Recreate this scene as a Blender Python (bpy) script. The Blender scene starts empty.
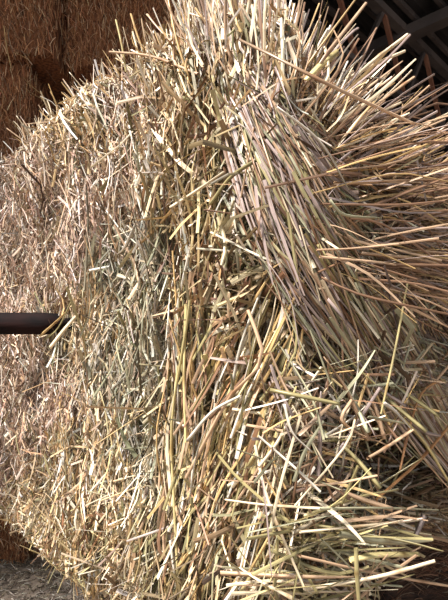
import bpy, math
import numpy as np
from mathutils import Vector

# ------------------------------------------------------------------ camera, world, sun, exposure
F = 433.0                      # focal length in pixels, horizon at y = 330
scene = bpy.context.scene
col = scene.collection
cam_d = bpy.data.cameras.new('camera')
cam_d.sensor_fit = 'VERTICAL'; cam_d.sensor_height = 36.0; cam_d.lens = 36.0 * F / 600.0
cam_d.shift_y = 0.05; cam_d.clip_start = 0.01; cam_d.clip_end = 200
cam = bpy.data.objects.new('camera', cam_d); col.objects.link(cam)
cam.location = (0, 0, 0); cam.rotation_euler = (math.pi / 2, 0, 0)
scene.camera = cam

world = bpy.data.worlds.new('world'); scene.world = world; world.use_nodes = True
wbg = world.node_tree.nodes['Background']
wbg.inputs[0].default_value = (0.84, 0.92, 1.0, 1); wbg.inputs[1].default_value = 0.85

sun_d = bpy.data.lights.new('sun', 'SUN'); sun_d.energy = 12.5; sun_d.angle = math.radians(12)
sun_d.color = (1.0, 0.97, 0.95)
sun = bpy.data.objects.new('sun', sun_d); col.objects.link(sun)
sun.rotation_euler = Vector((0.54, 0.42, -0.92)).to_track_quat('-Z', 'Y').to_euler()

vs = scene.view_settings
vs.view_transform = 'Standard'; vs.look = 'None'; vs.gamma = 1.0; vs.use_curve_mapping = False
vs.exposure = 0.18
scene.cycles.max_bounces = 6; scene.cycles.diffuse_bounces = 4

rng = np.random.default_rng(7)
GROUND = -1.33
def at(x, y, Y): return np.array([(x - 224.0) / F * Y, Y, (330.0 - y) / F * Y])
def srgb(r, g, b):
    c = np.array([r, g, b], float) / 255.0
    return np.where(c <= 0.04045, c / 12.92, ((c + 0.055) / 1.055) ** 2.4)

# ------------------------------------------------------------------ materials
def new_mat(name):
    m = bpy.data.materials.new(name); m.use_nodes = True
    nt = m.node_tree; b = nt.nodes['Principled BSDF']
    return m, nt, b

def straw_mat(name, rough=0.5, trans=0.16, streak=0.55):
    m, nt, b = new_mat(name)
    at_ = nt.nodes.new('ShaderNodeAttribute'); at_.attribute_name = 'Col'
    uv = nt.nodes.new('ShaderNodeUVMap')
    mp = nt.nodes.new('ShaderNodeMapping'); mp.inputs['Scale'].default_value = (7.0, 0.45, 1)
    no = nt.nodes.new('ShaderNodeTexNoise'); no.inputs['Scale'].default_value = 3.0; no.inputs['Detail'].default_value = 3
    nt.links.new(uv.outputs[0], mp.inputs[0]); nt.links.new(mp.outputs[0], no.inputs['Vector'])
    mr = nt.nodes.new('ShaderNodeMapRange'); mr.inputs[1].default_value = 0.3; mr.inputs[2].default_value = 0.7
    mr.inputs[3].default_value = 1 - streak; mr.inputs[4].default_value = 1 + streak * 0.6
    nt.links.new(no.outputs['Fac'], mr.inputs[0])
    mul = nt.nodes.new('ShaderNodeVectorMath'); mul.operation = 'SCALE'
    nt.links.new(at_.outputs['Color'], mul.inputs[0]); nt.links.new(mr.outputs[0], mul.inputs['Scale'])
    nt.links.new(mul.outputs[0], b.inputs['Base Color'])
    b.inputs['Roughness'].default_value = rough
    b.inputs['Specular IOR Level'].default_value = 0.45
    tr = nt.nodes.new('ShaderNodeBsdfTranslucent'); nt.links.new(mul.outputs[0], tr.inputs['Color'])
    mx = nt.nodes.new('ShaderNodeMixShader'); mx.inputs[0].default_value = trans
    out = nt.nodes['Material Output']
    nt.links.new(b.outputs[0], mx.inputs[1]); nt.links.new(tr.outputs[0], mx.inputs[2]); nt.links.new(mx.outputs[0], out.inputs[0])
    return m

def noise_mat(name, c1, c2, scale=(30, 30, 30), rough=0.8, bump=0.0, metallic=0.0, detail=6, lo=0.35, hi=0.65):
    m, nt, b = new_mat(name)
    tc = nt.nodes.new('ShaderNodeTexCoord'); mp = nt.nodes.new('ShaderNodeMapping'); mp.inputs['Scale'].default_value = scale
    no = nt.nodes.new('ShaderNodeTexNoise'); no.inputs['Scale'].default_value = 1.0; no.inputs['Detail'].default_value = detail
    nt.links.new(tc.outputs['Object'], mp.inputs[0]); nt.links.new(mp.outputs[0], no.inputs['Vector'])
    cr = nt.nodes.new('ShaderNodeValToRGB')
    cr.color_ramp.elements[0].position = lo; cr.color_ramp.elements[0].color = (*c1, 1)
    cr.color_ramp.elements[1].position = hi; cr.color_ramp.elements[1].color = (*c2, 1)
    nt.links.new(no.outputs['Fac'], cr.inputs[0]); nt.links.new(cr.outputs[0], b.inputs['Base Color'])
    b.inputs['Roughness'].default_value = rough; b.inputs['Metallic'].default_value = metallic
    if bump:
        bp = nt.nodes.new('ShaderNodeBump'); bp.inputs['Strength'].default_value = bump; bp.inputs['Distance'].default_value = 0.01
        nt.links.new(no.outputs['Fac'], bp.inputs['Height']); nt.links.new(bp.outputs[0], b.inputs['Normal'])
    return m

M_STRAW = straw_mat('straw')
M_STALK = straw_mat('straw_stalk', rough=0.38, trans=0.10, streak=0.5)
M_CORE = noise_mat('packed_straw', srgb(70, 50, 30), srgb(130, 100, 62), (90, 90, 25), 0.9, 0.6)
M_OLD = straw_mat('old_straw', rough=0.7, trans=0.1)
M_DARK = straw_mat('dark_straw', rough=0.8, trans=0.05)  # dark brown straw of the two bales at lower right
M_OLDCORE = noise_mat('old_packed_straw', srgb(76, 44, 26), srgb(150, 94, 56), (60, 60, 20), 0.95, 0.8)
M_DARKCORE = noise_mat('dark_packed_straw', srgb(34, 22, 16), srgb(74, 50, 36), (20, 60, 60), 0.95, 0.8)  # dark brown core of the same two bales
M_STEEL = noise_mat('rusty_steel', srgb(7, 5, 5), srgb(30, 14, 11), (12, 50, 50), 0.85, 0.2, 0.0)
M_STEEL.node_tree.nodes['Principled BSDF'].inputs['Specular IOR Level'].default_value = 0.12
M_TRUSS = noise_mat('painted_truss_steel', srgb(84, 74, 70), srgb(102, 90, 84), (6, 6, 6), 0.7, 0.0, 0.2)
M_REDTRUSS = noise_mat('rusted_truss_web', srgb(128, 80, 58), srgb(142, 96, 72), (8, 8, 8), 0.8)
M_ROOF = noise_mat('roof_sheet', srgb(38, 35, 36), srgb(52, 49, 49), (2, 2, 2), 0.7)
M_WALL = noise_mat('barn_wall', srgb(40, 36, 34), srgb(60, 54, 50), (1.5, 1.5, 1.5), 0.9)
M_FLOOR = noise_mat('dusty_floor', srgb(84, 72, 62), srgb(150, 134, 118), (14, 14, 14), 0.95, 0.5)

# ------------------------------------------------------------------ palettes (own colours of the straw)
PAL = {
 'pink':  [(232,210,188),(212,180,154),(184,146,118),(242,230,212),(156,122,96),(200,172,136),(126,98,76),(220,190,156),(206,170,130)],
 'pale':  [(236,218,184),(222,196,150),(196,164,116),(206,176,140),(244,234,214),(168,134,92),(150,140,96),(216,180,120)],
 'grgr':  [(180,178,146),(156,150,116),(210,202,174),(134,124,92),(230,222,202),(176,156,122),(120,108,84),(196,170,136),(206,178,146)],
 'gold':  [(208,180,124),(176,140,86),(156,110,70),(222,194,148),(128,92,60),(192,166,116),(146,136,90),(232,214,184),(196,174,118),(212,186,140)],
 'olive': [(160,150,100),(132,118,76),(184,168,120),(208,192,148),(106,90,60),(186,154,108),(226,212,180),(138,114,70),(198,176,130),(150,124,92)],
 'brown': [(156,122,82),(128,96,64),(178,146,104),(102,76,52),(194,166,124),(142,110,86),(172,134,84),(150,138,96)],
 'drape': [(186,176,152),(160,146,124),(206,192,160),(146,142,106),(140,118,104),(222,208,180),(170,160,110),(118,96,84),(196,168,130)],
 'cris':  [(186,170,126),(156,138,98),(206,190,152),(214,194,162),(128,104,74),(172,146,126),(228,216,198),(150,144,106),(170,130,90),(108,84,62)],
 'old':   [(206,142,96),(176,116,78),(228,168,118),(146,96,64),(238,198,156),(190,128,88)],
 'litter':[(226,214,196),(150,138,120),(120,106,90),(186,174,156),(96,84,70),(164,146,116)],
}
PALL = {k: np.array([srgb(*c) for c in v]) for k, v in PAL.items()}
def pick(pal, n):
    c = PALL[pal][rng.integers(0, len(PALL[pal]), n)]
    if pal not in ('old', 'old_dark', 'litter'):
        g_ = c.mean(1, keepdims=True); c = g_ + (c - g_) * 0.92 + np.array([.006, 0, .004])
    return c * rng.uniform(0.52, 1.2, (n, 1)) * rng.normal(1, 0.03, (n, 3))

# ------------------------------------------------------------------ batch stalk mesher
def stalk_arrays(P, W, flat, col3, taper, twist=0.6, M=4, colprof=None, wprof=None):
    """P (N,K,3) centre lines, W (N,) width, flat (N,) thickness ratio, taper (N,) 0 cut end .. 1 pointed"""
    N, K, _ = P.shape
    T = np.gradient(P, axis=1); T /= np.linalg.norm(T, axis=2, keepdims=True) + 1e-9
    R = rng.normal(size=(N, 1, 3)); R -= (R * T[:, :1]).sum(2, keepdims=True) * T[:, :1]
    R /= np.linalg.norm(R, axis=2, keepdims=True) + 1e-9
    B = np.zeros_like(P); B[:, 0] = R[:, 0]
    for k in range(1, K):                                   # parallel transport
        b = B[:, k-1] - (B[:, k-1] * T[:, k]).sum(1, keepdims=True) * T[:, k]
        B[:, k] = b / (np.linalg.norm(b, axis=1, keepdims=True) + 1e-9)
    C = np.cross(T, B)
    tw = rng.normal(0, twist, (N, 1)) * np.linspace(0, 1, K)[None]
    s = np.linspace(0, 1, K)[None]
    prof = 1 - taper[:, None] * s ** 2.2 * 0.88
    if wprof is not None: prof = prof * wprof
    a = np.linspace(0, 2 * np.pi, M, endpoint=False)
    ca, sa = np.cos(a), np.sin(a)
    r = (W[:, None] * 0.5) * prof
    X = np.cos(tw)[..., None] * B + np.sin(tw)[..., None] * C
    Y = -np.sin(tw)[..., None] * B + np.cos(tw)[..., None] * C
    V = P[:, :, None, :] + r[..., None, None] * (ca[None, None, :, None] * X[:, :, None, :]
        + (flat[:, None, None, None] * sa[None, None, :, None]) * Y[:, :, None, :])
    verts = V.reshape(-1, 3)
    base = (np.arange(N) * K * M)[:, None, None]
    kk = (np.arange(K - 1) * M)[None, :, None]; m0 = np.arange(M)[None, None, :]; m1 = (np.arange(M) + 1) % M
    m1 = m1[None, None, :]
    q = np.stack([base + kk + m0, base + kk + m1, base + kk + M + m1, base + kk + M + m0], -1).reshape(-1, 4)
    caps = []
    if M == 4:
        i = (np.arange(N) * K * M)[:, None]
        caps = np.concatenate([i + np.array([3, 2, 1, 0])[None], i + (K - 1) * M + np.array([0, 1, 2, 3])[None]])
        q = np.concatenate([q, caps])
    cc = np.repeat(np.repeat(col3[:, None, None, :], K, 1), M, 2)
    if colprof is not None: cc = cc * colprof[:, :, None, :]
    else:
        g = 1 + rng.normal(0, 0.10, (N, K, 1, 1)); cc = cc * g
    length = np.linalg.norm(np.diff(P, axis=1), axis=2).sum(1)
    u = np.broadcast_to((np.arange(M) / M)[None, None, :], (N, K, M)) + rng.uniform(0, 50, (N, 1, 1))
    v = np.broadcast_to((s * length[:, None] * 30)[..., None], (N, K, M)) + rng.uniform(0, 50, (N, 1, 1))
    return verts, q, np.clip(cc.reshape(-1, 3), 0, 1), np.stack([u, v], -1).reshape(-1, 2)

class Mesh:
    """collects shapes and links them as ONE mesh object"""
    def __init__(s): s.v = []; s.f = []; s.c = []; s.uv = []; s.mi = []; s.n = 0
    def add(s, verts, faces, cols=None, uv=None, mi=0):
        verts = np.asarray(verts, float)
        s.v.append(verts); f = np.asarray(faces, int) + s.n; s.f.append(f)
        s.c.append(np.full((len(verts), 3), 0.2) if cols is None else cols)
        s.uv.append(np.zeros((len(verts), 2)) if uv is None else uv)
        s.mi.append(np.full(len(f), mi)); s.n += len(verts)
    def build(s, name, mats, parent=None, origin=None, smooth=True):
        V = np.concatenate(s.v); Fc = np.concatenate(s.f); Cc = np.concatenate(s.c); U = np.concatenate(s.uv); MI = np.concatenate(s.mi)
        if origin is not None: V = V - np.asarray(origin)[None]
        me = bpy.data.meshes.new(name)
        me.vertices.add(len(V)); me.vertices.foreach_set('co', V.astype(np.float32).ravel())
        me.loops.add(Fc.size); me.loops.foreach_set('vertex_index', Fc.astype(np.int32).ravel())
        me.polygons.add(len(Fc)); me.polygons.foreach_set('loop_start', (np.arange(len(Fc)) * 4).astype(np.int32))
        me.polygons.foreach_set('material_index', MI.astype(np.int32))
        me.polygons.foreach_set('use_smooth', np.full(len(Fc), smooth))
        me.update(calc_edges=True)
        ca = me.color_attributes.new('Col', 'FLOAT_COLOR', 'POINT')
        ca.data.foreach_set('color', np.concatenate([Cc, np.ones((len(Cc), 1))], 1).astype(np.float32).ravel())
        ul = me.uv_layers.new(name='UVMap'); ul.data.foreach_set('uv', U[Fc.ravel()].astype(np.float32).ravel())
        for m in (mats if isinstance(mats, (list, tuple)) else [mats]): me.materials.append(m)
        o = bpy.data.objects.new(name, me); col.objects.link(o)
        if parent: o.parent = parent
        if origin is not None: o.location = origin
        return o

def box_verts(p0, p1, a, b, up=(0, 0, 1)):
    """a bar from p0 to p1 with a rectangular a x b section"""
    p0 = Vector(p0); p1 = Vector(p1); t = (p1 - p0).normalized()
    s = t.cross(Vector(up)).normalized(); u = s.cross(t)
    vs_ = []
    for p in (p0, p1):
        for i, j in ((-1, -1), (1, -1), (1, 1), (-1, 1)): vs_.append(p + s * (i * a / 2) + u * (j * b / 2))
    f = [(3, 2, 1, 0), (4, 5, 6, 7), (0, 1, 5, 4), (1, 2, 6, 5), (2, 3, 7, 6), (3, 0, 4, 7)]
    return np.array([tuple(v) for v in vs_]), f

def tag(o, label=None, cat=None, group=None, kind=None):
    if label: o['label'] = label
    if cat: o['category'] = cat
    if group: o['group'] = group
    if kind: o['kind'] = kind
    return o

# ------------------------------------------------------------------ the barn (setting)
def quad_obj(name, pts, mat, nx=1, ny=1):
    m = Mesh(); m.add(pts, [(0, 1, 2, 3)]); return tag(m.build(name, mat, smooth=False), kind='structure')
quad_obj('floor', [(-9, -4, GROUND), (9, -4, GROUND), (9, 13, GROUND), (-9, 13, GROUND)], M_FLOOR)
quad_obj('wall_back', [(-9, 13, GROUND), (9, 13, GROUND), (9, 13, 9), (-9, 13, 9)], M_WALL)
quad_obj('wall_left', [(-5, -0.8, GROUND), (-5, 13, GROUND), (-5, 13, 9), (-5, -0.8, 9)], M_WALL)
quad_obj('wall_right', [(9, -0.8, GROUND), (9, 13, GROUND), (9, 13, 9), (9, -0.8, 9)], M_WALL)

# level corrugated roof set parallel to the lifted bale, unseen open eave behind the camera placed to keep sun off the stack
RZ = 2.9
AX = np.array([0.748, 0.664]); BX = np.array([-0.738, 0.674])
m = Mesh(); V = []; cs = np.arange(-7.0, 8.0, 0.055)
perp = np.array([-AX[1], AX[0]]); perp /= np.linalg.norm(perp)
for i, c_ in enumerate(cs):
    st = (-0.05 - perp[1] * c_) / AX[1]; z = RZ + 0.10 + (0.03 if (i // 2) % 2 else 0)
    for t_ in (st, st + 17.0): V.append((*(perp * c_ + AX * t_), z))
m.add(V, [(2 * i, 2 * i + 1, 2 * i + 3, 2 * i + 2) for i in range(len(cs) - 1)])
m.build('ceiling', M_ROOF, smooth=False)['kind'] = 'structure'
k = 1
def trim(p0, p1, a, b, mat, up=(0, 0, 1)):
    global k
    m = Mesh(); v, f = box_verts(p0, p1, a, b, up); m.add(v, f)
    o = m.build('trim_%d' % k, mat, smooth=False); o['kind'] = 'structure'; k += 1
def line(px, py, z): p = at(px, py, F * z / (330 - py)); return p[:2]
P0 = line(403, 30, RZ)                                   # the joint seen in the photograph
def seg_at(p, d, a, b, z0, z1=None): 
    q0 = p + d * a; q1 = p + d * b; return (q0[0], q0[1], z0), (q1[0], q1[1], z0 if z1 is None else z1)
for j in range(-6, 14):                                  # slender battens under the sheets
    trim(*seg_at(P0 + BX * (j * 0.24 + .12), AX, -1.6, 7, RZ + .05), 0.035, 0.05, M_TRUSS)
for j in range(0, 4):                                    # cross beams
    trim(*seg_at(P0 + AX * (j * 1.9), BX, -3.0, 5, RZ - .06), 0.13, 0.10, M_TRUSS)
for j in range(0, 3):                                    # trusses with zigzag webs
    Q = P0 + BX * (j * 1.9) - BX * .02
    trim(*seg_at(Q, AX, -1.5, 7, RZ - .03), 0.075, 0.07, M_TRUSS)
    trim(*seg_at(Q, AX, -1.5, 7, RZ - .68), 0.06, 0.05, M_TRUSS)
    for i in range(-3, 16):
        a_, b_ = i * .42, (i + 1) * .42
        if i % 2: trim(*seg_at(Q, AX, a_, b_, RZ - .03, RZ - .68), 0.035, 0.035, M_REDTRUSS)
        else: trim(*seg_at(Q, AX, a_, b_, RZ - .68, RZ - .03), 0.035, 0.035, M_TRUSS)

# ------------------------------------------------------------------ shape of the lifted bale
def side_pt(x): D = 256.0 / (x + 250.0); return ((x - 224) / F * D, D)
def pp(x, D): return ((x - 224) / F * D, D)
plan = [side_pt(x) for x in (-60, -30, 0, 40, 80, 120, 160, 195)] + [pp(232, .545), pp(275, .512), pp(325, .52), pp(385, .585), pp(448, .70), pp(505, .86), (0.76, 1.05), (0.90, 1.22)]
plan = np.array(plan)
def catmull(P, per=24):
    P = np.vstack([2 * P[0] - P[1], P, 2 * P[-1] - P[-2]]); out = []
    for i in range(1, len(P) - 2):
        t = np.linspace(0, 1, per, endpoint=False)[:, None]
        a, b, c, d = P[i-1], P[i], P[i+1], P[i+2]
        out.append(0.5 * (2*b + (c-a)*t + (2*a-5*b+4*c-d)*t**2 + (3*b-a-3*c+d)*t**3))
    out.append(P[-2][None]); return np.vstack(out)
PC = catmull(plan)
seg = np.linalg.norm(np.diff(PC, axis=0), axis=1); U = np.concatenate([[0], np.cumsum(seg)]); UMAX = U[-1]
NT = np.gradient(PC, axis=0); NT /= np.linalg.norm(NT, axis=1, keepdims=True)
PN = np.stack([NT[:, 1], -NT[:, 0]], 1)          # outward (towards the camera side)
PXU = 224 + F * PC[:, 0] / PC[:, 1]
def u_of_px(x): return np.interp(x, PXU, U)
def depth_px(x): return np.interp(x, PXU, PC[:, 1])
ZT_PX = [(-60, .43), (200, .425), (260, .40), (300, .36), (350, .31), (400, .285), (448, .27), (520, .30)]
ZB_PX = [(-60, -.478), (150, -.476), (280, -.47), (325, -.40), (360, -.34), (400, -.32), (448, -.33), (520, -.40)]
def lookup(tab, px): t = np.array(tab); return np.interp(px, t[:, 0], t[:, 1])
def groove(u):
    return 0.016 * np.cos(u / 0.078 * np.pi) ** 8 + 0.006 * np.cos(u / 0.19 * np.pi) ** 2
def S(u, z, n):
    """point of the bale's surface: along the plan u, height z, outward offset n"""
    u = np.clip(u, 0, UMAX)
    X = np.interp(u, U, PC[:, 0]); Y = np.interp(u, U, PC[:, 1])
    nx_ = np.interp(u, U, PN[:, 0]); ny_ = np.interp(u, U, PN[:, 1])
    px = np.interp(u, U, PXU); zt = lookup(ZT_PX, px); zb = lookup(ZB_PX, px)
    r = 0.055
    e = np.maximum(np.maximum(z - (zt - r), (zb + r) - z), 0)
    e = np.minimum(e, r * 1.0); inset = r - np.sqrt(np.maximum(r * r - e * e, 0))
    lump = 0.010 * np.sin(9 * z + 5 * u) + 0.007 * np.sin(23 * z - 11 * u + 1.3) + 0.006 * np.sin(37 * u + 15 * z)
    nn = n + lump - groove(u) - inset
    hol = np.exp(-(((px - 408) / 56) ** 2 + ((z + .19) / .08) ** 2))
    cav = np.exp(-(((px - 285) / 26) ** 2 + ((z - .015) / .045) ** 2))
    nn = nn - .13 * hol - .045 * cav
    return np.stack([X + nx_ * nn, Y + ny_ * nn, z], -1)
def proj(p): return np.stack([224 + F * p[..., 0] / p[..., 1], 330 - F * p[..., 2] / p[..., 1]], -1)

# how the straw lies: x, y, angle, spread, length cm, width mm, lift, palette
CT = [
 (0,200,95,38,2.6,2.0,.3,'pink'),(0,330,95,34,2.8,2.0,.3,'pink'),(0,460,85,34,2.8,2.0,.3,'pink'),
 (40,170,100,38,2.8,2.2,.3,'pink'),(45,260,90,34,3.0,2.1,.3,'pink'),(45,400,88,34,3.0,2.2,.3,'pink'),(40,500,80,36,3.2,2.2,.4,'pale'),
 (80,120,110,34,3.6,2.6,.4,'pale'),(85,210,95,32,3.0,2.3,.3,'pink'),(90,320,88,30,3.4,2.4,.3,'pale'),(85,440,88,26,3.6,2.5,.3,'pale'),(85,540,84,26,4.0,2.6,.4,'gold'),
 (125,100,108,30,3.6,2.6,.4,'pink'),(125,190,95,34,3.0,2.5,.3,'pink'),(128,270,88,34,3.2,2.5,.3,'grgr'),(125,370,85,30,3.6,2.6,.3,'grgr'),(112,470,90,22,4.0,2.6,.3,'pale'),(125,570,82,24,4.5,2.7,.4,'pale'),
 (165,80,105,24,5.0,3.0,.5,'pale'),(165,170,92,22,5.0,2.9,.4,'pale'),(160,260,90,14,7.0,2.6,.3,'grgr'),(160,350,88,26,4.5,2.9,.4,'grgr'),(150,450,88,22,5.0,2.8,.4,'grgr'),(160,560,80,26,5.0,2.8,.4,'olive'),
 (200,60,92,22,5.5,3.0,.5,'pale'),(195,130,86,20,6.0,3.0,.4,'gold'),(190,215,88,16,6.5,3.0,.4,'gold'),(200,290,70,34,4.5,3.4,.6,'brown'),(195,380,82,18,8.0,3.6,.5,'olive'),(200,470,78,20,8.0,3.4,.5,'olive'),(205,570,70,26,8.0,3.4,.5,'olive'),
 (235,100,110,24,5.5,3.0,.5,'gold'),(228,165,66,40,4.5,3.4,.7,'olive'),(235,240,58,42,4.5,3.8,.8,'olive'),(240,300,62,38,4.5,4.0,.8,'gold'),(245,370,68,24,7.5,4.0,.6,'gold'),(245,450,72,20,9.0,4.0,.6,'gold'),(240,540,72,22,9.0,3.8,.6,'olive'),
 (275,60,95,24,7.0,3.2,.5,'pale'),(275,130,128,26,6.0,3.2,.6,'cris'),(270,200,120,34,5.0,3.4,.7,'olive'),(280,300,118,40,6.0,3.6,.8,'olive'),(285,400,120,42,7.0,3.8,.8,'cris'),(290,480,60,44,7.0,3.8,.8,'cris'),(290,560,150,50,7.0,3.6,.8,'cris'),
 (320,80,70,24,8.0,2.8,.6,'brown'),(330,160,150,30,9.0,2.8,.6,'drape'),(330,250,125,16,10.,3.2,.5,'drape'),(330,360,120,34,8.0,3.4,.8,'cris'),(330,440,125,50,7.0,3.6,.9,'cris'),(335,510,10,34,8.0,3.6,.9,'cris'),(330,590,120,44,8.0,3.4,.9,'cris'),
 (375,130,30,24,9.0,2.6,.7,'brown'),(385,190,160,22,10.,2.8,.6,'brown'),(385,260,125,22,9.0,3.0,.5,'drape'),(385,340,120,22,9.0,3.2,.6,'drape'),(385,430,60,50,8.0,3.2,.9,'brown'),(390,510,5,26,8.0,3.0,.9,'cris'),
 (430,150,18,18,10.,2.4,.7,'brown'),(440,220,172,20,10.,2.6,.7,'brown'),(435,300,140,34,9.0,2.8,.7,'brown'),(440,390,125,26,9.0,3.2,.6,'drape'),(440,470,30,50,7.0,2.8,.9,'brown'),(440,540,0,24,7.0,2.8,.9,'brown'),
 (540,250,150,40,9.0,3.0,.7,'brown'),(540,450,10,40,9.0,3.0,.7,'brown'),
]
cxy = np.array([(c[0], c[1]) for c in CT], float)

def field(px):
    d2 = ((px[:, None, :] - cxy[None]) ** 2).sum(2) + 60.0
    w = 1 / d2 ** 2.0; w /= w.sum(1, keepdims=True)
    cw = np.cumsum(w, 1); r = rng.random((len(px), 1))
    return np.minimum((cw < r).sum(1), len(CT) - 1)

def lay(N, n_lo, n_hi, u_lo, u_hi, K=5, len_mul=1.0, w_mul=1.0, ang_mul=0.9, zpad=0.015, dark=1.0):
    u = rng.uniform(u_lo, u_hi, N); px = np.interp(u, U, PXU)
    zt = lookup(ZT_PX, px); zb = lookup(ZB_PX, px)
    z = rng.uniform(0, 1, N) * (zt - zb + 2 * zpad) + zb - zpad
    n0 = rng.uniform(n_lo, n_hi, N)
    p = S(u, z, n0); pix = proj(p); ci = field(pix)
    g = lambda j: np.array([CT[i][j] for i in ci], float)
    ang = np.radians(g(2) + rng.normal(0, 1, N) * g(3) * ang_mul * np.where(pix[:, 0] < 190, .66, .88) * np.where(rng.random(N) < .10, 2.2, .82))
    L = g(4) * 0.01 * np.minimum(rng.lognormal(0, 0.48, N), 2.6) * len_mul
    W = g(5) * 0.001 * np.clip(rng.lognormal(-.05, 0.42, N), .3, 2.2) * w_mul
    lift = g(6)
    du = 1e-3
    pu = (proj(S(u + du, z, n0)) - pix) / du; pz = (proj(S(u, z + du, n0)) - pix) / du
    det = pu[:, 0] * pz[:, 1] - pu[:, 1] * pz[:, 0]; det = np.where(np.abs(det) < 1e3, np.sign(det + 1e-6) * 1e3, det)
    dx, dy = np.cos(ang), -np.sin(ang)
    a = (dx * pz[:, 1] - dy * pz[:, 0]) / det; b = (-dx * pu[:, 1] + dy * pu[:, 0]) / det
    th = np.arctan2(b, a)
    flip = rng.random(N) < 0.5; th = th + np.pi * flip
    s = np.linspace(-0.5, 0.5, K)
    curv = rng.normal(0, 0.10, N) + rng.normal(0, 0.45, N) * (rng.random(N) < 0.12)
    kink = rng.normal(0, 0.5, N) * (rng.random(N) < 0.18)
    TH = th[:, None] + curv[:, None] * s[None] * 2 + kink[:, None] * (s[None] > rng.uniform(-.3, .4, N)[:, None])
    step = L[:, None] / (K - 1)
    uu = np.zeros((N, K)); zz = np.zeros((N, K))
    uu[:, 1:] = np.cumsum(np.cos((TH[:, 1:] + TH[:, :-1]) / 2) * step, 1); zz[:, 1:] = np.cumsum(np.sin((TH[:, 1:] + TH[:, :-1]) / 2) * step, 1)
    uu = uu - uu[:, K // 2:K // 2 + 1] + u[:, None]; zz = zz - zz[:, K // 2:K // 2 + 1] + z[:, None]
    tilt = rng.normal(0, 0.28, N) * lift
    nn = n0[:, None] + (tilt * L)[:, None] * s[None] * 2 + (rng.normal(0, 0.10, N) * L)[:, None] * (s[None] ** 2) * 4
    nn = np.clip(nn, -0.10, 0.05)
    # keep the layer on the bale: above the top edge stalks stand free, below the bottom they hang
    P = S(uu, zz, nn)
    cols = np.zeros((N, 3))
    pals = np.array([CT[i][7] for i in ci])
    for pn in set(pals):
        mk = pals == pn; cols[mk] = pick(pn, mk.sum())
    cols *= dark
    leafy = rng.random(N) < 0.62
    flat = np.where(leafy, rng.uniform(0.08, 0.22, N), rng.uniform(0.3, 0.8, N))
    W = W * np.where(leafy, rng.uniform(0.9, 1.5, N), rng.uniform(0.6, 1.0, N))
    W = np.where(leafy, np.minimum(W, .0068), np.minimum(W, .0042))
    taper = np.where(leafy, rng.uniform(0, 1, N), rng.uniform(0, .3, N))
    # the torn lower right is hollow: little straw there
    hol = np.exp(-(((pix[:, 0] - 405) / 52) ** 2 + ((pix[:, 1] - 464) / 40) ** 2))
    kp = rng.random(N) > hol * 0.9
    return u[kp], P[kp], W[kp], flat[kp], cols[kp], taper[kp]

# ------------------------------------------------------------------ the lifted bale: flakes with their surface straw
bale = bpy.data.objects.new('straw_bale', None); col.objects.link(bale)
bale.location = (0.1, 1.2, -0.478)
tag(bale, 'large pale straw bale lifted on the steel tine, its near end frayed open', 'straw bale')
BO = np.array(bale.location)

edges = [0.0]
bpx = [-30, 5, 34, 62, 92, 122, 150, 182, 212, 246, 285, 330, 385, 448]
edges += [float(u_of_px(x)) for x in bpx] + [UMAX]
NF = len(edges) - 1
batches = []
ua, ub = float(u_of_px(-25)), float(u_of_px(500))
um = float(u_of_px(190))
batches.append(lay(15500, -0.032, -0.014, ua, um, 4, 1.3, 1.05))
batches.append(lay(15500, -0.018, 0.006, ua, um, 4, 1.15, .92))
batches.append(lay(4500, -0.004, 0.016, ua, um, 5, 1.7, .98, 0.65))
batches.append(lay(8000, -0.006, 0.012, ua, um, 4, 0.5, 0.9, 1.5))        # chaff
batches.append(lay(7000, -0.075, -0.035, um, ub, 5, 1.3, 1.1))
batches.append(lay(6500, -0.040, -0.005, um, ub, 5, 1.1, 1.0))
batches.append(lay(2600, -0.010, 0.022, um, ub, 6, 1.2, 1.05))
batches.append(lay(3500, -0.02, 0.010, um, ub, 4, 0.4, 0.8, 1.4))
batches.append(lay(1500, -0.012, 0.026, float(u_of_px(196)), float(u_of_px(296)), 5, .9, 1.2, 0.95))
batches.append(lay(2500, -0.030, 0.01, 0, ua, 4, 1.6, 1.4))
batches.append(lay(1500, -0.060, 0.01, ub, UMAX, 5, 1.4, 1.3))

for i in range(NF):
    e0, e1 = edges[i], edges[i + 1]
    m = Mesh()
    us = np.linspace(e0, e1, 6)
    cn = -0.040 if e0 < um - 0.01 else -0.085
    rows = []
    for u_ in us:
        px = np.interp(u_, U, PXU); zt = float(lookup(ZT_PX, px)); zb = float(lookup(ZB_PX, px))
        zs = np.linspace(zb + 0.012, zt - 0.012, 26)
        out_ = S(np.full(26, u_), zs, np.full(26, cn)); inn = S(np.full(2, u_), np.array([zt - 0.02, zb + 0.02]), np.full(2, cn - 0.05))
        rows.append(np.vstack([out_, inn]))
    R_ = np.array(rows); nr, nc = R_.shape[:2]
    fc = [(a * nc + b, (a + 1) * nc + b, (a + 1) * nc + (b + 1) % nc, a * nc + (b + 1) % nc) for a in range(nr - 1) for b in range(nc)]
    for a in (0, nr - 1):                                # side closures
        for b in range(0, 25):
            fc.append((a * nc + b, a * nc + b + 1, a * nc + (26 if b > 12 else 27), a * nc + (26 if b > 12 else 27)) if False else (a * nc + b, a * nc + b + 1, a * nc + 26, a * nc + 27))
    m.add(R_.reshape(-1, 3), fc[:(nr - 1) * nc], mi=1)
    for (u, P, W, flat, cols, taper) in batches:
        mk = (u >= e0) & (u < e1)
        if mk.sum():
            v, q, c, uv = stalk_arrays(P[mk], W[mk], flat[mk], cols[mk], taper[mk]); m.add(v, q, c, uv, 0)
    o = m.build('flake', [M_STRAW, M_CORE], bale, origin=None, smooth=False)
    o.matrix_parent_inverse.identity(); o.location = -BO

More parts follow.
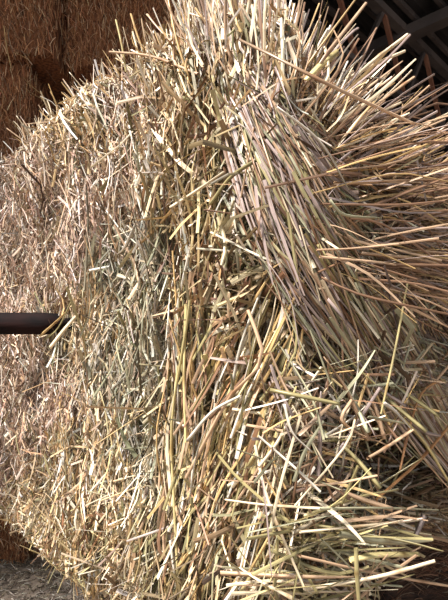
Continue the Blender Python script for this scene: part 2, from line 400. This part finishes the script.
# packed middle of the bale, closing its top, bottom and back
m = Mesh()
idx = np.linspace(0, len(PC) - 1, 60).astype(int)
ring = [tuple(PC[j] - PN[j] * (0.125 + .15 * math.exp(-((PXU[j] - 420) / 60) ** 2))) for j in idx] + [(0.30, 1.95), (-0.10, 2.1), (-0.55, 1.75)]
n = len(ring)
def ztop(x, y): 
    px = 224 + F * x / y; return float(lookup(ZT_PX, px)) - 0.02
V = [(x, y, float(lookup(ZB_PX, 224 + F * x / y)) + .016) for x, y in ring] + [(x, y, ztop(x, y)) for x, y in ring]
cx_, cy_ = 0.05, 1.25
V += [(cx_, cy_, -0.462), (cx_, cy_, 0.40)]
fc = [(i, (i + 1) % n, n + (i + 1) % n, n + i) for i in range(n)]
m.add(V, fc)
# triangular caps written as quads with a mid edge
capV = []; capF = []
for lev, cidx, zf in ((0, 2 * n, -0.462), (n, 2 * n + 1, 0.40)):
    for i in range(n):
        a = np.array(V[lev + i]); b = np.array(V[lev + (i + 1) % n]); c = np.array(V[cidx]); mid = (a + b) / 2
        k0 = len(capV); capV += [a, mid, b, c]; capF.append((k0, k0 + 1, k0 + 2, k0 + 3))
m.add(capV, capF)
# straw lying on the top of the bale
N = 2500
X0 = rng.uniform(-0.7, 0.8, N); Y0 = rng.uniform(0.55, 2.0, N)
def inside(x, y):
    r = np.array(ring); j = np.roll(np.arange(n), 1); c = np.zeros(len(x), bool)
    for a, b in zip(r, r[j]):
        c ^= ((a[1] > y) != (b[1] > y)) & (x < (b[0] - a[0]) * (y - a[1]) / (b[1] - a[1] + 1e-12) + a[0])
    return c
kp = inside(X0, Y0); X0 = X0[kp]; Y0 = Y0[kp]; N = len(X0)
th = rng.uniform(0, 2 * np.pi, N); L = rng.uniform(.04, .12, N); s = np.linspace(-.5, .5, 4)
Z0 = np.array([ztop(a, b) for a, b in zip(X0, Y0)]) + rng.uniform(0, .02, N)
P = np.stack([X0[:, None] + np.cos(th)[:, None] * L[:, None] * s, Y0[:, None] + np.sin(th)[:, None] * L[:, None] * s, Z0[:, None] + rng.normal(0, .1, (N, 1)) * L[:, None] * s], -1)
v, q, c, uv = stalk_arrays(P, rng.uniform(.003, .005, N), rng.uniform(.15, .8, N), pick('gold', N), rng.uniform(0, 1, N)); m.add(v, q, c, uv, 1)
o = m.build('packed_core', [M_CORE, M_STRAW], bale); o.location = -BO

# ------------------------------------------------------------------ single loose stalks
CW = {'pale blonde': (226,204,166), 'off-white': (214,202,182), 'golden': (200,162,100), 'tan': (190,154,118), 'grey-green': (166,160,126),
      'olive': (150,136,88), 'brown': (134,98,70), 'mauve-grey': (162,140,130), 'rust-orange': (186,130,76), 'yellow': (204,184,122)}
CN = list(CW)

def smooth_path(pts, K):
    pts = np.asarray(pts, float)
    if len(pts) == 2: t = np.linspace(0, 1, K)[:, None]; return pts[0] * (1 - t) + pts[1] * t
    c = catmull(pts, 12); d = np.concatenate([[0], np.cumsum(np.linalg.norm(np.diff(c, axis=0), axis=1))])
    t = np.linspace(0, d[-1], K); return np.stack([np.interp(t, d, c[:, i]) for i in range(3)], 1)

def stalk_mesh(mesh, path, w, flat, cname, taper=0.1, K=12, nodes=True):
    P = smooth_path(path, K)[None]
    base = srgb(*CW[cname]); base = base.mean() + (base - base.mean()) * .9; base = base * rng.uniform(0.80, 1.10)
    wp = np.ones((1, K)); cp = np.ones((1, K, 3)) * (1 + rng.normal(0, .06, (1, K, 1)))
    tone = 1 + rng.normal(0, .16) * np.linspace(-1, 1, K)[None, :, None] * np.array([1, 1.03, 1.08]); cp = cp * tone
    if nodes and flat > 0.4 and K > 8:
        j = rng.integers(K // 3, K - 2); wp[0, j] = 1.28; cp[0, j] *= np.array([.62, .5, .4]); 
    v, q, c, uv = stalk_arrays(P, np.array([w]), np.array([flat]), base[None], np.array([taper]), 0.5, 6 if flat > .4 else 4, cp, wp)
    mesh.add(v, q, c, uv)

def stalk_obj(path, w, flat, cname, label, group=None, taper=0.1, nodes=True):
    m = Mesh(); stalk_mesh(m, path, w, flat, cname, taper, 12, nodes)
    o = m.build('straw_stalk', M_STALK, origin=np.asarray(path[0], float))
    tag(o, label, 'straw stalk', group); return o

def surf(x, y, n): return at(x, y, depth_px(x) - n)

# hand-placed stalks: pixel path, outward lift at start/end (m), width px, flat, colour, label
H = [
 ([(240,40),(277,58),(340,90),(414,124)],(.04,.12),3.2,.7,'tan','long tan stalk slanting down right across the dark roof from the crest'),
 ([(275,68),(296,118),(322,158)],(.07,.10),6,.15,'mauve-grey','broad mauve-grey leaf blade curling down just right of the crest'),
 ([(277,107),(320,142),(349,190)],(.10,.11),4.5,.2,'off-white','off-white split straw pointing down right below the crest'),
 ([(340,95),(365,68),(407,35)],(.0,.06),4.6,.7,'pale blonde','pale stalk with thick cut tip, highest in the dark right of crest'),
 ([(345,80),(380,62),(405,51)],(.0,.05),3,.7,'pale blonde','thin pale stalk just under the thick-tipped one against the dark roof'),
 ([(300,92),(330,50),(366,3)],(.02,.06),3.6,.7,'tan','tan stalk leaning right and leaving through the top beside the roof'),
 ([(283,100),(318,50),(355,0)],(.0,.05),3,.7,'golden','golden stalk parallel to and left of the tan one at the top'),
 ([(350,130),(376,105),(414,77)],(.03,.08),3.4,.7,'tan','tan stalk ending over the middle of the dark roof'),
 ([(350,140),(398,112),(429,86)],(.04,.08),3.2,.7,'tan','straight tan stalk reaching towards the right edge below the roof truss'),
 ([(370,120),(410,105),(450,82)],(.03,.06),4,.2,'mauve-grey','grey flat blade reaching the right edge against the dark roof'),
 ([(380,150),(420,128),(455,110)],(.03,.06),3.4,.7,'pale blonde','pale stalk leaving the right edge just under the grey flat blade'),
 ([(338,52),(320,66),(306,80)],(.02,.05),7,.3,'yellow','short broad yellow stem at right of the crest'),
 ([(376,28),(362,60),(344,96)],(.03,.02),4,.2,'brown','thin brown leaf blade upright before the dark roof'),
 ([(110,52),(150,56),(198,74)],(.03,.02),3.6,.7,'tan','tan stalk lying flat along the top edge left of the crest'),
 ([(147,14),(160,30),(182,52)],(.03,.01),3,.3,'tan','curved tan stalk poking up before the dark bales at top'),
 ([(116,20),(122,46),(126,72)],(.03,.01),2.6,.7,'yellow','upright yellow stalk farthest left on the top edge'),
 ([(131,14),(137,34),(143,50)],(.03,.01),2.6,.7,'golden','short golden stalk just right of the farthest left upright one'),
 ([(176,10),(174,52),(175,100)],(.03,.0),2.8,.7,'tan','vertical tan stalk standing over the left shoulder of the crest'),
 ([(186,304),(184,370),(186,442)],(.03,.035),6,.5,'yellow','upright yellow-green stem standing in the middle of the face'),
 ([(190,300),(186,330),(172,420),(174,500),(178,575)],(.04,.03),3.4,.7,'yellow','very long thin yellow stem hanging through the lower middle'),
 ([(171,540),(175,575)],(.035,.035),6,.25,'off-white','short off-white split piece at the foot of the thin yellow stem'),
 ([(187,441),(212,412),(240,396)],(.05,.06),3.6,.3,'off-white','off-white thin blade slanting up right in the middle of the face'),
 ([(262,480),(266,510),(272,580)],(.07,.08),6.5,.15,'mauve-grey','long silvery pointed leaf hanging low in the centre'),
 ([(255,445),(268,500),(305,590)],(.05,.05),4,.6,'pale blonde','pale bent stalk hanging beside the silvery leaf'),
 ([(248,310),(262,360),(228,400),(186,478)],(.06,.05),4,.6,'tan','long tan stalk crossing down left over the lower middle'),
 ([(284,404),(292,432),(312,452)],(.07,.07),7,.3,'off-white','short thick off-white straw, cut end, right of centre'),
 ([(270,390),(300,396),(340,404)],(.05,.07),4.5,.4,'olive','olive stalk lying nearly level right of centre'),
 ([(408,280),(395,350),(381,414)],(.09,.07),3,.7,'yellow','yellow stalk slanting down left across the end of the sheaf'),
 ([(330,200),(345,215),(382,218)],(.10,.09),3,.2,'grey-green','thin grey-green blade over the hanging sheaf'),
 ([(384,403),(408,424),(428,448),(450,484)],(.10,.11),4.6,.25,'yellow','broad yellow-green blade bending down at the right edge'),
 ([(368,417),(408,424)],(.11,.12),4,.2,'grey-green','grey-green blade meeting the broad yellow-green one'),
 ([(384,403),(396,412),(412,430)],(.125,.12),3.5,.3,'off-white','off-white thin straw on the broad yellow-green blade'),
 ([(368,458),(390,445),(412,430)],(.10,.11),5,.6,'tan','tan stalk with pale cut end pointing at the bent yellow-green blade'),
 ([(448,378),(424,390),(410,425),(400,470)],(.04,.05),3.5,.7,'rust-orange','orange stalk dropping behind the right edge blade'),
 ([(450,425),(420,460),(376,500)],(.03,.05),3,.7,'rust-orange','thin orange stalk slanting down left before the dark brown bale'),
 ([(226,500),(268,505),(332,509)],(.04,.07),4.5,.5,'pale blonde','thick pale stalk lying level at the lower right'),
 ([(320,509),(380,508),(438,510)],(.07,.10),3,.5,'grey-green','thin grey-green stalk running level to the right edge'),
 ([(300,532),(360,526),(419,520)],(.06,.09),4.4,.5,'pale blonde','pale stalk pointing right under the thin grey-green one'),
 ([(340,534),(390,542),(432,539)],(.07,.10),6,.5,'grey-green','thick grey-green stalk with cut end at lower right'),
 ([(350,560),(375,555),(418,554)],(.07,.10),6,.5,'yellow','short thick yellow stalk above the bottom right corner'),
 ([(300,556),(370,572),(448,586)],(.06,.10),5,.5,'tan','long tan stalk running into the bottom right corner'),
 ([(424,515),(418,530),(412,543)],(.10,.09),6,.15,'mauve-grey','small pinkish leaf hanging over the pale stalk ends at lower right'),
 ([(322,540),(345,562),(372,590)],(.08,.08),4,.5,'grey-green','grey-green stalk crossing the lower right stalks downward'),
 ([(356,548),(357,575),(359,602)],(.09,.09),4.5,.6,'olive','short upright olive stalk at the bottom right'),
 ([(240,568),(262,582),(300,602)],(.05,.05),4.5,.5,'pale blonde','pale stalk slanting down to the bottom edge near the centre'),
 ([(352,400),(342,420),(362,436),(374,441)],(.05,.05),4,.2,'tan','bent tan leaf in the dark hollow right of centre'),
 ([(336,454),(345,442),(380,388)],(.04,.05),4,.5,'mauve-grey','grey stalk rising right from the dark hollow'),
 ([(210,205),(230,178),(256,160)],(.03,.04),4,.4,'olive','olive stem angled up right in the upper middle'),
 ([(170,208),(195,192),(224,172)],(.03,.04),3.5,.4,'pale blonde','pale stalk angled up right on the upper face'),
 ([(252,158),(262,200),(252,262)],(.05,.04),4,.2,'brown','dark brown curled leaf left of the hanging sheaf'),
 ([(122,228),(129,238),(137,222)],(.02,.02),4,.2,'off-white','short white split straw on the upper left face'),
 ([(118,254),(125,247),(137,220)],(.025,.025),4,.2,'off-white','white flat straw crossing the short split one on the left face'),
 ([(44,340),(58,328),(72,300)],(.03,.03),3.5,.4,'olive','olive straw lying over the tip of the steel tine'),
 ([(50,348),(64,330),(78,314)],(.03,.03),4,.3,'pale blonde','pale straw angled just right of the tine tip'),
 ([(40,336),(56,322),(66,312)],(.05,.03),2.6,.6,'golden','golden straw resting on top of the steel tine'),
 ([(246,20),(252,-10)],(.02,.02),4,.7,'pale blonde','pale upright stalk cut by the top edge on the crest'),
 ([(404,415),(425,432),(440,436)],(.03,.04),5,.4,'mauve-grey','pale mauve straw lying level in the hollow at the right edge'),
 ([(310,330),(318,350),(330,382)],(.05,.05),4,.5,'grey-green','grey-green stem leaning at the foot of the sheaf'),
 ([(268,262),(290,298),(300,352)],(.04,.05),4.5,.25,'mauve-grey','bluish-grey bent blade under the left side of the sheaf'),
]
NH = 0
for (pts, nn, wpx, flat, cn, lab) in H:
    kk_ = len(pts); path = []
    for i, (x, y) in enumerate(pts):
        nlift = nn[0] + (nn[1] - nn[0]) * i / (kk_ - 1)
        path.append(surf(x, y, nlift))
    D = np.mean([p[1] for p in path]); w = wpx * D / F
    stalk_obj(path, w, flat, cn, lab, None, taper=0.8 if flat <= .2 else (.35 if flat < .4 else .1)); NH += 1

# families of loose stalks: the largest become single objects, the rest one heap
heap = Mesh()
def family(count, singles, maker, where, group, colours, angle_words):
    items = [maker() for _ in range(count)]
    size = [np.linalg.norm(np.asarray(it[0][-1]) - np.asarray(it[0][0])) * it[1] + 10 * it[3] for it in items]
    order = np.argsort(size)[::-1]
    for r, j in enumerate(order):
        path, w, flat, front = items[j]
        cn = colours[rng.integers(len(colours))]
        if r < singles:
            a, b = proj(np.asarray(path[0])), proj(np.asarray(path[-1]))
            long_ = 'long' if np.linalg.norm(b - a) > 75 else 'short'
            stalk_obj(path, w, flat, cn, '%s %s stalk %s' % (long_, cn, where), group, taper=0.75 if flat < .3 else .1)
        else:
            stalk_mesh(heap, path, w, flat, cn, 0.7 if flat < .3 else .1, 8, False)

def jitter_path(p0, p1, bend):
    p0 = np.asarray(p0); p1 = np.asarray(p1); L = np.linalg.norm(p1 - p0)
    t = rng.uniform(.3, .7)
    if rng.random() < .22: bend *= 2.6
    mid = p0 * (1 - t) + p1 * t + rng.normal(0, bend, 3) * L
    return [p0, mid, p1]
def wf(lo=.0026, hi=.0046):
    leaf = rng.random() < .5
    return (rng.uniform(lo * .7, hi) * (1.3 if leaf else .95), rng.uniform(.1, .2) if leaf else rng.uniform(.42, .85))

def crest():       # stands up from the top edge around the corner, fanning to the right
    x = rng.uniform(190, 345); t = max(x - 198, 0) / 147
    ang = np.radians(100 - 66 * t ** 1.9 + rng.normal(0, 8)); L = rng.uniform(.06, .17) * (1 - .4 * t)
    D = depth_px(x) + rng.uniform(-.03, .10)
    y = 50 + 85 * t ** 1.5 + rng.uniform(-25, 40)
    p0 = at(x, y, D); d = np.array([np.cos(ang), rng.normal(.1, .25), np.sin(ang)])
    w, f = wf(.0022, .0042); return jitter_path(p0, p0 + d * L, .03), w, f, 0
def right_fan():   # thin stalks fanning right over the shoulder
    t = rng.random(); x = rng.uniform(310, 420); y = 132 + 130 * t + (x - 310) * .30 + rng.uniform(-15, 20)
    ang = np.radians(30 - 44 * t + rng.normal(0, 13)); L = rng.uniform(.07, .19)
    D = depth_px(x) + rng.uniform(-.06, .08)
    p0 = at(x, y, D); d = np.array([np.cos(ang), rng.normal(.15, .25), np.sin(ang)])
    w, f = wf(.0018, .0036); P_ = jitter_path(p0, p0 + d * L, .03); P_[2] = P_[2] - np.array([0, 0, .12 * L * rng.random()]); return P_, w, f, 0
SH = np.array([(238,70),(266,130),(302,195),(352,262),(402,340),(450,425),(480,480)], float)
def sheaf():       # the hank that hangs from the crest down to the right
    t0 = rng.uniform(0, .78); t1 = min(t0 + rng.uniform(.12, .48), 1.05)
    off0 = rng.normal(0, 1.15); off1 = off0 + rng.normal(0, .75)
    front = rng.uniform(0, 1); pts = []
    for i in range(5):
        t = min(t0 + (t1 - t0) * i / 4, 1.0); f_ = t * (len(SH) - 1); a = min(int(f_), len(SH) - 2)
        c = SH[a] + (SH[a + 1] - SH[a]) * (f_ - a); d = SH[a + 1] - SH[a]; nrm = np.array([-d[1], d[0]]) / np.linalg.norm(d)
        wdt = 16 + 27 * np.sin(np.pi * min(t * 1.05, 1)) ** .8 + 2 * t
        o_ = off0 + (off1 - off0) * i / 4
        c = c + nrm * o_ * wdt * .62
        lift = .010 + .046 * np.sin(np.pi * min(t + .1, 1)) * (1 - .3 * abs(o_) / 2) * (.35 + .65 * front) - .004
        pts.append(surf(c[0], c[1], lift))
    w, f = wf(.0024, .0038); q0 = pts[0]; q1 = pts[-1]; st = rng.uniform(.3, 1); pts = [p * (1 - st) + (q0 + (q1 - q0) * i / 4 + (pts[2] - (q0 + q1) / 2) * .35) * st if 0 < i < 4 else p for i, p in enumerate(pts)]; return pts, w, f, front * 1e-4
def low_right():   # criss-cross at the lower right
    x = rng.uniform(265, 425); y = rng.uniform(365, 500)
    while x > 345 and y > 412 and rng.random() < .9: x = rng.uniform(265, 425); y = rng.uniform(365, 500)
    ang = np.radians(rng.choice([120, 60, 10, 100, 140]) + rng.normal(0, 18))
    L = rng.uniform(.05, .13); D = depth_px(x) - rng.uniform(-.01, .05)
    c = at(x, y, D); d = np.array([np.cos(ang), rng.normal(0, .3), np.sin(ang)]) * L / 2
    w, f = wf(.0028, .0048); return jitter_path(c - d, c + d, .04), w, f, 0
def bottom_right():  # level stalks pointing out of the torn bottom
    x = rng.uniform(255, 375); y = rng.uniform(498, 600); ang = np.radians(rng.normal(2, 15) if rng.random() < .68 else rng.uniform(20, 160))
    L = rng.uniform(.07, .16); D = depth_px(x) - rng.uniform(-.02, .06)
    p0 = at(x, y, D); d = np.array([np.cos(ang), rng.normal(.1, .3), np.sin(ang)]) * L
    w, f = wf(.003, .005); return jitter_path(p0 - d * .3, p0 + d * .7, .03), w, f, 0
def lower_mid():   # long steep stalks over the lower middle
    x = rng.uniform(165, 290); y = rng.uniform(310, 580); ang = np.radians(rng.normal(70 if x > 205 else 87, 8))
    L = rng.uniform(.08, .20); D = depth_px(x) - rng.uniform(.0, .022)
    c = at(x, y, D); d = np.array([np.cos(ang), rng.normal(0, .10), np.sin(ang)]) * L / 2
    w, f = wf(.0028, .0048); return jitter_path(c - d, c + d, .03), w, f, 0
def upper_edge():  # short stubble along the receding top edge
    x = rng.uniform(20, 215); D = 256 / (x + 250) + rng.uniform(.0, .03)
    ang = np.radians(112 + rng.normal(0, 16)); L = rng.uniform(.03, .085)
    p0 = at(x, 330 - .72 * (x + 250) * 1.0 + rng.uniform(-2, 14), D); p0[2] = .425 - rng.uniform(0.0, .04)
    d = np.array([np.cos(ang), rng.normal(0, .3), np.sin(ang)]) * L
    w, f = wf(.0018, .0036); return jitter_path(p0 - d * .4, p0 + d * .6, .03), w, f, 0

family(480, 54, crest, 'fanning up from the crest of the lifted bale', 'stalks fanning up from the bale crest', ['pale blonde','tan','golden','brown','pale blonde','off-white','tan','mauve-grey'], None)
family(430, 40, right_fan, 'fanning right over the upper right shoulder of the bale', 'thin stalks fanning over the right shoulder', ['tan','brown','mauve-grey','brown','brown','tan','golden'], None)
family(720, 44, sheaf, 'in the hank hanging from crest to right edge', 'stalks of the hanging hank', ['grey-green','mauve-grey','pale blonde','tan','grey-green','brown','olive','brown','mauve-grey','tan'], None)
family(170, 34, low_right, 'criss-crossing the dark hollow at lower right', 'criss-cross stalks at the lower right', ['grey-green','pale blonde','tan','olive','brown','mauve-grey','golden','brown','tan','off-white'], None)
family(95, 26, bottom_right, 'lying level at the torn bottom right of the bale', 'level stalks at the torn bottom', ['grey-green','pale blonde','olive','yellow','tan','olive'], None)
family(330, 34, lower_mid, 'hanging steeply on the lower middle of the face', 'steep stalks on the lower middle', ['olive','golden','tan','pale blonde','olive','brown','tan','golden','yellow','off-white'], None)
def old_wisp():    # pale wisps on the shaggy bale at the upper left
    x = rng.uniform(8, 58); y = rng.uniform(40, 130); D = 2.33; ang = np.radians(rng.choice([-60, -50, 100, -30]) + rng.normal(0, 12))
    p0 = at(x * .8, y, D); d = np.array([np.cos(ang), -.25, np.sin(ang)]); L = rng.uniform(.10, .22)
    return jitter_path(p0, p0 + d * L, .04), rng.uniform(.003, .005), .5, 0
family(14, 14, old_wisp, 'sticking out of the shaggy bale at the upper left edge', 'wisps on the shaggy bale', ['tan','brown','golden'], None)
family(260, 12, upper_edge, 'poking from the receding top edge at left', 'stubble along the top edge', ['pale blonde','tan','golden','pale blonde','off-white'], None)
o = heap.build('loose_straw', M_STALK, smooth=False)
tag(o, 'tangle of finer loose straw over the frayed end of the lifted bale', 'straw', kind='stuff')

# ------------------------------------------------------------------ steel tine that carries the bale
def tube(m, pts, rad, M_=20):
    pts = np.asarray(pts, float); n_ = len(pts); a = np.linspace(0, 2 * np.pi, M_, endpoint=False)
    T = np.gradient(pts, axis=0); T /= np.linalg.norm(T, axis=1, keepdims=True)
    V = []
    for p, t, r in zip(pts, T, rad):
        s_ = np.cross(t, [0, 0, 1.0]) if abs(t[2]) < .9 else np.cross(t, [0, 1.0, 0]); s_ /= np.linalg.norm(s_); u_ = np.cross(s_, t)
        V += [p + r * (np.cos(b) * s_ + np.sin(b) * u_) for b in a]
    f = [(i * M_ + j, i * M_ + (j + 1) % M_, (i + 1) * M_ + (j + 1) % M_, (i + 1) * M_ + j) for i in range(n_ - 1) for j in range(M_)]
    for e in (0, n_ - 1):
        for j in range(1, M_ - 2, 2): f.append((e * M_, e * M_ + j, e * M_ + j + 1, e * M_ + j + 2))
    m.add(V, f)
TY = 0.838; TZ = (330 - 323.5) / F * TY
fork = bpy.data.objects.new('loader_tine', None); col.objects.link(fork); fork.location = (-1.45, TY, GROUND)
tag(fork, 'dark rusty round steel tine pushed into the left face of the bale', 'loader tine')
FO = np.array(fork.location)
m = Mesh(); xs_ = [-1.40, -1.0, -.6, -.352, -.326, -.316, -.1, .12]
tube(m, [(x, TY if x < -.356 else TY + (x + .356) * .2, TZ + (x + .5) * .0) for x in xs_], [.0215, .0215, .0215, .0211, .0200, .012, .010, .004])
o = m.build('tine', M_STEEL, fork); o.location = -FO
m = Mesh(); tube(m, [(-1.42, TY, TZ), (-1.34, TY, TZ)], [.045, .045]); o = m.build('collar', M_STEEL, fork); o.location = -FO
m = Mesh(); v, f = box_verts((-1.45, TY, GROUND), (-1.45, TY, .6), .10, .08, (0, 1, 0)); m.add(v, f); v, f = box_verts((-1.45, TY - .5, GROUND + .05), (-1.45, TY + .5, GROUND + .05), .12, .1); m.add(v, f)
o = m.build('mast', M_STEEL, fork, smooth=False); o.location = -FO

# ------------------------------------------------------------------ shaded bales stacked behind
PALL['old_dark'] = PALL['old'] * np.array([.34, .36, .42])  # old straw colours scaled much darker for the lower right bales
def old_bale_mesh(lx, ly, lz, seed, N=9000, horiz=False):
    """box-shaped bale, base centre at the origin, hairy with old straw on front, sides and top"""
    r = np.random.default_rng(seed); m = Mesh(); g = 14
    def disp(p):
        x, y, z = p[:, 0], p[:, 1], p[:, 2]
        rr = .012 * np.sin(x * 17 + seed) * np.cos(z * 9) + .015 * np.sin(x * 41 + z * 3)
        e = np.minimum.reduce([lx / 2 - np.abs(x), ly / 2 - np.abs(y), lz / 2 - np.abs(z - lz / 2)])
        c = np.array([0, 0, lz / 2]); d = p - c
        return p + d * (rr[:, None] * .4) 
    def face(o_, a_, b_):
        o_, a_, b_ = map(np.array, (o_, a_, b_)); s_ = np.linspace(0, 1, g)
        P_ = np.array([o_ + a_ * i + b_ * j for i in s_ for j in s_])
        F_ = [(i * g + j, (i + 1) * g + j, (i + 1) * g + j + 1, i * g + j + 1) for i in range(g - 1) for j in range(g - 1)]
        m.add(disp(P_), F_, mi=1)
    X, Y, Z = lx / 2 - .02, ly / 2 - .02, lz
    face((-X, -Y, .01), (2 * X, 0, 0), (0, 0, Z - .02)); face((-X, Y, .01), (2 * X, 0, 0), (0, 0, Z - .02))
    face((-X, -Y, .01), (0, 2 * Y, 0), (0, 0, Z - .02)); face((X, -Y, .01), (0, 2 * Y, 0), (0, 0, Z - .02))
    face((-X, -Y, .01), (2 * X, 0, 0), (0, 2 * Y, 0)); face((-X, -Y, Z - .01), (2 * X, 0, 0), (0, 2 * Y, 0))
    for kind_, share in (('f', .62), ('l', .12), ('r', .12), ('t', .14)):
        n_ = int(N * share); a = r.uniform(-.5, .5, n_); b = r.uniform(0.0, 1, n_); L = np.minimum(r.lognormal(-2.75, .4, n_), .13)
        th = (np.radians(r.normal(90, 26, n_)) if not horiz else np.radians(r.normal(0, 18, n_))); out_ = r.normal(.12, .30, n_) * (1 if kind_ == 'f' else .35)
        s_ = np.linspace(-.5, .5, 4)[None]
        along = np.cos(th)[:, None] * L[:, None] * s_; up_ = np.sin(th)[:, None] * L[:, None] * s_ ; o_ = r.uniform(-.02, .012, (n_, 1)) + out_[:, None] * L[:, None] * (s_ + .3)
        up_ = up_ - (L[:, None] * .5 * s_ ** 2)
        if kind_ == 'f': P_ = np.stack([a[:, None] * lx + along, -ly / 2 - o_, b[:, None] * lz + up_], -1)
        elif kind_ == 'l': P_ = np.stack([-lx / 2 - o_, a[:, None] * ly + along, b[:, None] * lz + up_], -1)
        elif kind_ == 'r': P_ = np.stack([lx / 2 + o_, a[:, None] * ly + along, b[:, None] * lz + up_], -1)
        else: P_ = np.stack([a[:, None] * lx + along, (b[:, None] - .5) * ly + up_, lz + o_ * .5], -1)
        v, q, c, uv = stalk_arrays(P_, r.uniform(.0022, .005, n_), r.uniform(.15, .8, n_), pick('old_dark' if horiz else 'old', n_), r.uniform(0, 1, n_)); m.add(v, q, c, uv)
    return m
protos = {}
def old_bale(x, y, z, size, rot, label, key, group='old brown bales stacked behind', horiz=False, N=9000):
    if key not in protos:
        o = old_bale_mesh(*size, seed=len(protos) + 3, horiz=horiz, N=N).build('straw_bale', [M_OLD, M_OLDCORE]); protos[key] = o
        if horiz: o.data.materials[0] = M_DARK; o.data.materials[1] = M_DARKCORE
    else:
        o = protos[key].copy(); col.objects.link(o)
    o.location = (x, y, z); o.rotation_euler = (0, 0, math.radians(rot)); tag(o, label, 'straw bale', group); return o
BH = 0.945
g0 = GROUND
S_ = (1.25, .9, BH)
# ground layer, second, third (with a dark slot) and the jutting top layer
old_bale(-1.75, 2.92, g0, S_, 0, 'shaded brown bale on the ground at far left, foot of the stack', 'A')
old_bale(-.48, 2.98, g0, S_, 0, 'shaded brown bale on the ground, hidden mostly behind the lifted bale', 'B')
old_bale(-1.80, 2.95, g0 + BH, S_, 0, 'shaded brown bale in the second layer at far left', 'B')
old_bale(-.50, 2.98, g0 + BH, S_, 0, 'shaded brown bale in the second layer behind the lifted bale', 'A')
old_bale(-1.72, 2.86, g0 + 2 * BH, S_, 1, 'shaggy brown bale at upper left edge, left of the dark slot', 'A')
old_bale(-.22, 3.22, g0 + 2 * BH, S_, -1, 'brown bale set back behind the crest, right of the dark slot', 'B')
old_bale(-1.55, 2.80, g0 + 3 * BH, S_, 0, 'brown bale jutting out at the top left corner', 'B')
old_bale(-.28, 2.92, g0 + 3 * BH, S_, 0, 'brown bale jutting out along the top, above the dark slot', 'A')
# shaded bales to the right behind the torn end
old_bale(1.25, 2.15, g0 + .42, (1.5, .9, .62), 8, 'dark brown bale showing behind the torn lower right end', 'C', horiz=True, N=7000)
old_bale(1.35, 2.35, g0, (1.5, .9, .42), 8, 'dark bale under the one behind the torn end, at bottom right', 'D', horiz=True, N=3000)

# ------------------------------------------------------------------ straw litter on the floor
N = 16000
X0 = rng.uniform(-2.0, 1.4, N); Y0 = rng.uniform(1.2, 2.5, N); th = rng.uniform(0, 2 * np.pi, N); L = rng.lognormal(-3.4, .5, N); s = np.linspace(-.5, .5, 4)
Z0 = GROUND + rng.uniform(.002, .014, N); tl = np.abs(rng.normal(0, .12, N))
P = np.stack([X0[:, None] + np.cos(th)[:, None] * L[:, None] * s, Y0[:, None] + np.sin(th)[:, None] * L[:, None] * s, Z0[:, None] + (tl * L)[:, None] * (s + .5)], -1)
m = Mesh(); v, q, c, uv = stalk_arrays(P, rng.uniform(.0025, .006, N), rng.uniform(.1, .6, N), pick('litter', N), rng.uniform(0, 1, N)); m.add(v, q, c, uv)
tag(m.build('straw_litter', M_OLD), 'grey trampled straw litter on the barn floor at bottom left', 'straw litter', kind='stuff')
